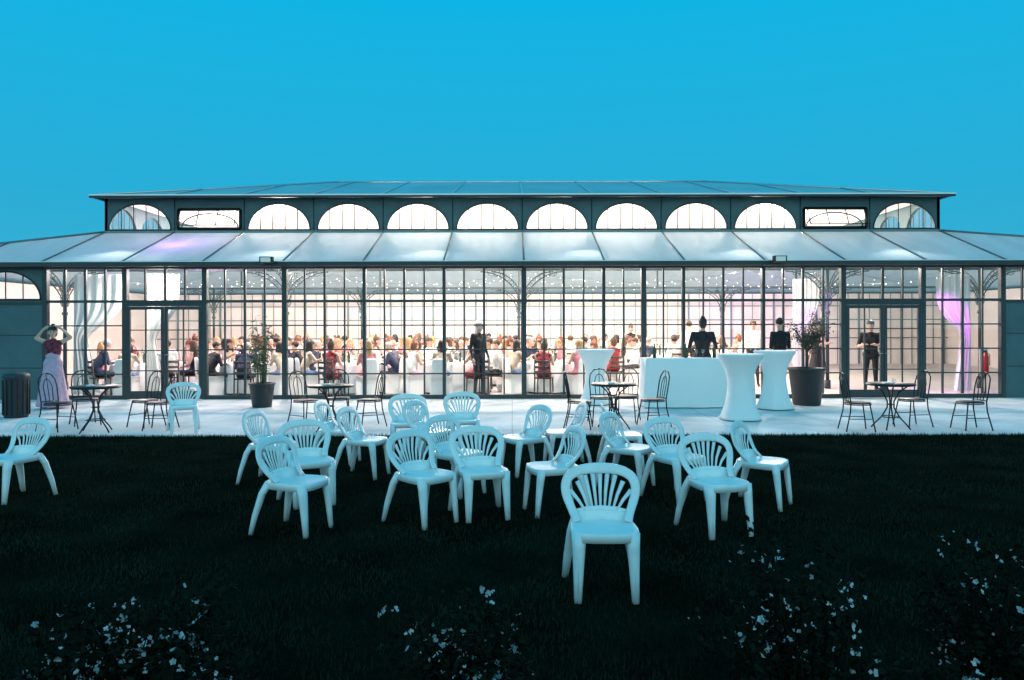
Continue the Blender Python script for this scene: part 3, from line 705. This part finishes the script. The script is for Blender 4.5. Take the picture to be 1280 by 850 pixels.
specs=[
 (seated(0,(.3,-1,-.1)),('c_white','c_black','c_black','h_brown','skin'),'short',None,'long',False),
 (seated(1,(-.5,-1,0),.5),('c_black','c_black','c_black','h_dark','skin'),'short',None,'long',False),
 (seated(2,(.6,-1,0),0,True),('c_pink','c_pink','c_black','h_blond','skin'),'long',None,'none',True),
 (seated(3,(-.3,-1,-.1),0,True),('c_black','c_black','c_black','h_brown','skin'),'long',None,'none',True),
 (seated(0,(.8,-1,0),.7),('c_navy','c_navy','c_black','h_greyh','skin'),'short',None,'long',False),
 (seated(1,(0,-1,-.2),.3,True),('c_white','c_lilac','c_black','h_red','skin'),'bun',None,'none',True),
 (seated(3,(-.9,-1,0),0),('c_white','c_grey','c_black','h_dark','skin2'),'short',None,'long',False),
 (seated(2,(.1,-1,0),.4,True),('c_beige','c_blue','c_black','h_dark','skin2'),'long',None,'short',True),
 (seated(0,(-.4,-1,-.1),.2),('c_grey','c_black','c_black','h_greyh','skin'),'bald',None,'long',False),
 (seated(1,(.4,-1,0),.1,True),('c_red','c_red','c_black','h_brown','skin'),'bun',None,'none',True)]
gm=[make_person('seated_guest',s[0],s[1],s[2],s[3],s[4],s[5],.02) for s in specs]
def btable():
    t=MB(); t.lathe([(.93,.06,.05),(.90,.3,.04),(.87,.55,.02),(.845,.7,.008),(.835,.745),(.82,.755),(.02,.757)],'cloth',n=72,rn=14)
    for i in range(8):
        a=i*math.pi/4; x,y=.58*math.cos(a),.58*math.sin(a)
        t.lathe([(.05,.758),(.12,.772),(.125,.775),(.02,.768)],'plate',c=(x,y,0),n=14,cap=False)
        x,y=.42*math.cos(a+.25),.42*math.sin(a+.25); t.lathe([(.03,.758),(.006,.765),(.006,.85),(.036,.89),(.03,.95)],'wine',c=(x,y,0),n=8)
        x,y=.66*math.cos(a+.3),.66*math.sin(a+.3); t.capsule((x,y,.77),(x+.03,y,.85),.03,.008,'cloth',6)
    for a in(.5,2.7,4.4): t.lathe([(.036,.758),(.038,.93),(.014,.99),(.014,1.05)],'bottle',c=(.25*math.cos(a),.25*math.sin(a),0),n=10)
    t.lathe([(.06,.758),(.03,.8),(.05,.95)],'plate',n=12)
    for i in range(60):
        p=V((R.gauss(0,.07),R.gauss(0,.07),1.05+R.gauss(0,.05))); leaf(t,p,.07,.02,'leafo' if i%2 else 'cflower')
    return t.mesh('banquet_table')
def bchair():
    c=MB()
    c.box(-.2,.2,-.2,.2,.44,.48,'cloth')
    pts=rrect(.215,.215,.04,4); n=len(pts); vs=[];fs=[]
    for li,z in enumerate((.482,.3,.02)):
        for j,(x,y) in enumerate(pts): q=1+.04*li+.012*li*math.sin(j*2.1); vs.append((x*q,y*q,z))
    for i in range(2):
        for j in range(n): j2=(j+1)%n; fs.append((i*n+j,i*n+j2,(i+1)*n+j2,(i+1)*n+j))
    fs.append(tuple(range(n))); c.add(vs,fs,'cloth')
    c.sweep([(0,.2,.4),(0,.215,.6),(0,.23,.8),(0,.245,.88),(0,.248,.90)],[.195,.19,.185,.16,.10],[.028,.026,.024,.022,.012],(1,0,0),'cloth',16)
    return c.mesh('banquet_chair')
def dchair():
    c=MB(); c.box(-.2,.2,-.2,.2,.44,.47,'wood')
    for sx in(-1,1):
        c.tube([(sx*.18,-.18,.44),(sx*.19,-.19,.03)],.018,'wood'); c.tube([(sx*.19,.22,.03),(sx*.185,.19,.45),(sx*.18,.24,.9)],.018,'wood')
    for z in(.6,.72,.85): c.sweep([(-.18,.2+(z-.45)*.1,z),(0,.225+(z-.45)*.1,z),(.18,.2+(z-.45)*.1,z)],.03,.01,(0,0,1),'wood',8)
    return c.mesh('dining_chair')
btm=btable(); bcm=bchair(); dcm=dchair()
tabs=[(-9.2,19.2),(-6.5,19.1),(-4.0,19.0),(-1.5,19.05),(1.0,19.2),(-7.9,21.8),(-5.2,21.6),(-2.7,21.6),(-.2,21.7),(2.4,21.6),(-9.3,24.6),(-6.3,24.4),(-3.7,24.5),(-1,24.4),(1.7,24.4),(4.6,23.6),(-7.6,27.6),(-4,27.7),(-.2,27.8),(3.6,27.6),(7.0,27)]
gi=0
for ti,(x,y) in enumerate(tabs):
    place('banquet_table',btm,(x,y,.03),R.uniform(0,40)); off=R.uniform(0,.7)
    for i in range(8):
        a=off+i*math.pi/4; cx,cy=x+1.13*math.cos(a),y+1.13*math.sin(a)
        if cy<FD+.45: continue
        rot=math.degrees(math.atan2(x-cx,-(y-cy)))
        wht=R.random()<.6
        place('banquet_chair' if wht else 'dining_chair',bcm if wht else dcm,(cx,cy,.03 if wht else 0.0),rot)
        if R.random()<.93:
            gi=(gi+R.choice([1,2,3]))%10; place('seated_guest',gm[gi],(cx,cy,.0),rot+R.uniform(-10,10),scale=R.uniform(.97,1.05))
# standing people
w=standing(1.68,((-.34,.02,1.50),(-.17,-.03,1.70),(-.10,-.02,1.74),(0,0,-1)),((.34,.02,1.52),(.17,-.03,1.71),(.10,-.02,1.75),(0,0,-1)),(.25,-1,.05),fem=True)
wm=make_person('woman_in_long_dress',w,('c_print','c_lilac','c_black','h_dark','skin'),'bun',((0,0,1.0),(0,0,.05),.15,.30,'c_lilac'),'none',True,.014)
place('woman_in_long_dress',wm,(-9.42,15.6,T),10)
hold=((-.27,-.04,1.14),(-.15,-.27,1.18),(-.09,-.33,1.2),(0,0,-1)); holdR=((.27,-.04,1.14),(.15,-.27,1.18),(.09,-.33,1.2),(0,0,-1))
sm=[make_person('standing_guest',standing(1.78,face=(.5,-1,0)),('c_black','c_black','c_black','h_greyh','skin'),'short',None,'long',False,.018),
    make_person('standing_guest',standing(1.78,hold,holdR,(.6,-1,-.2)),('c_black','c_black','c_black','h_dark','skin'),'short',None,'short',False,.018),
    make_person('standing_guest',standing(1.68,None,holdR,(-.4,-1,0),fem=True),('c_black','c_black','c_black','h_brown','skin'),'bun',((0,0,.98),(0,0,.45),.14,.24,'c_black'),'none',True,.018),
    make_person('standing_guest',standing(1.8,hold,None,(0,-1,0)),('c_white','c_black','c_black','h_brown','skin'),'short',None,'long',False,.018)]
place('standing_guest',sm[0],(-.78,17.85,.03),50)
place('standing_guest',sm[1],(8.45,17.9,.03),-30)
for m_,x,y,r in((sm[1],7.75,19.4,70),(sm[3],6.6,20.8,-20),(sm[2],3.9,25,10),(sm[2],8.6,21.4,-60),(sm[3],5.2,22.3,160)):
    place('standing_guest',m_,(x,y,.03),r)
bk=make_person('bartender',standing(1.84,hold,holdR,(.2,-1,-.2)),('c_black','c_black','c_black','h_dark','skin'),'bun',None,'short',False,.016)
bk2=make_person('bartender',standing(1.84,hold,None,(-.5,-1,-.1)),('c_black','c_black','c_black','h_dark','skin'),'short',None,'short',False,.016)
place('bartender',bk,(4.15,16.55,T),165); place('bartender',bk2,(5.85,16.6,T),200)

# ------------------------------------------------------------------ world
wd=bpy.data.worlds.new('World'); sc.world=wd; wd.use_nodes=True; nt=wd.node_tree; bg=nt.nodes['Background']
tc=nt.nodes.new('ShaderNodeTexCoord'); sp=nt.nodes.new('ShaderNodeSeparateXYZ'); nt.links.new(tc.outputs['Generated'],sp.inputs[0])
r=nt.nodes.new('ShaderNodeValToRGB'); e=r.color_ramp.elements
e[0].position=0; e[0].color=(.05,.42,.63,1); e[1].position=1; e[1].color=(0.04,.43,.70,1)
x1=e.new(.16); x1.color=(.022,.42,.68,1); x2=e.new(.42); x2.color=(.003,.46,.79,1)
nt.links.new(sp.outputs['Z'],r.inputs[0])
def mth(op,a,b=None,clamp=False):
    n=nt.nodes.new('ShaderNodeMath'); n.operation=op; n.use_clamp=clamp
    for i,q in enumerate((a,b)):
        if q is None: continue
        if isinstance(q,(int,float)): n.inputs[i].default_value=q
        else: nt.links.new(q,n.inputs[i])
    return n.outputs[0]
west=mth('POWER',mth('MULTIPLY',sp.outputs['Y'],-1,True),1.2); low=mth('POWER',mth('SUBTRACT',1,mth('ABSOLUTE',sp.outputs['Z']),True),1.2)
fac=mth('MULTIPLY',west,low)
mx=nt.nodes.new('ShaderNodeMix'); mx.data_type='RGBA'; mx.blend_type='ADD'
nt.links.new(fac,mx.inputs[0]); nt.links.new(r.outputs[0],mx.inputs[6]); mx.inputs[7].default_value=(.98,1.35,1.15,1)
nt.links.new(mx.outputs[2],bg.inputs['Color']); bg.inputs['Strength'].default_value=1.0

# ------------------------------------------------------------------ camera
cam=bpy.data.cameras.new('camera'); co=bpy.data.objects.new('camera',cam); sc.collection.objects.link(co)
co.location=(0,0,1.7); co.rotation_euler=(math.radians(90),math.radians(.12),0)
cam.sensor_width=36; cam.lens=950/1280*36; cam.shift_y=-18/1280; cam.clip_end=3000; cam.clip_start=.05
sc.camera=co
sc.view_settings.view_transform='Standard'; sc.view_settings.look='None'; sc.view_settings.exposure=0
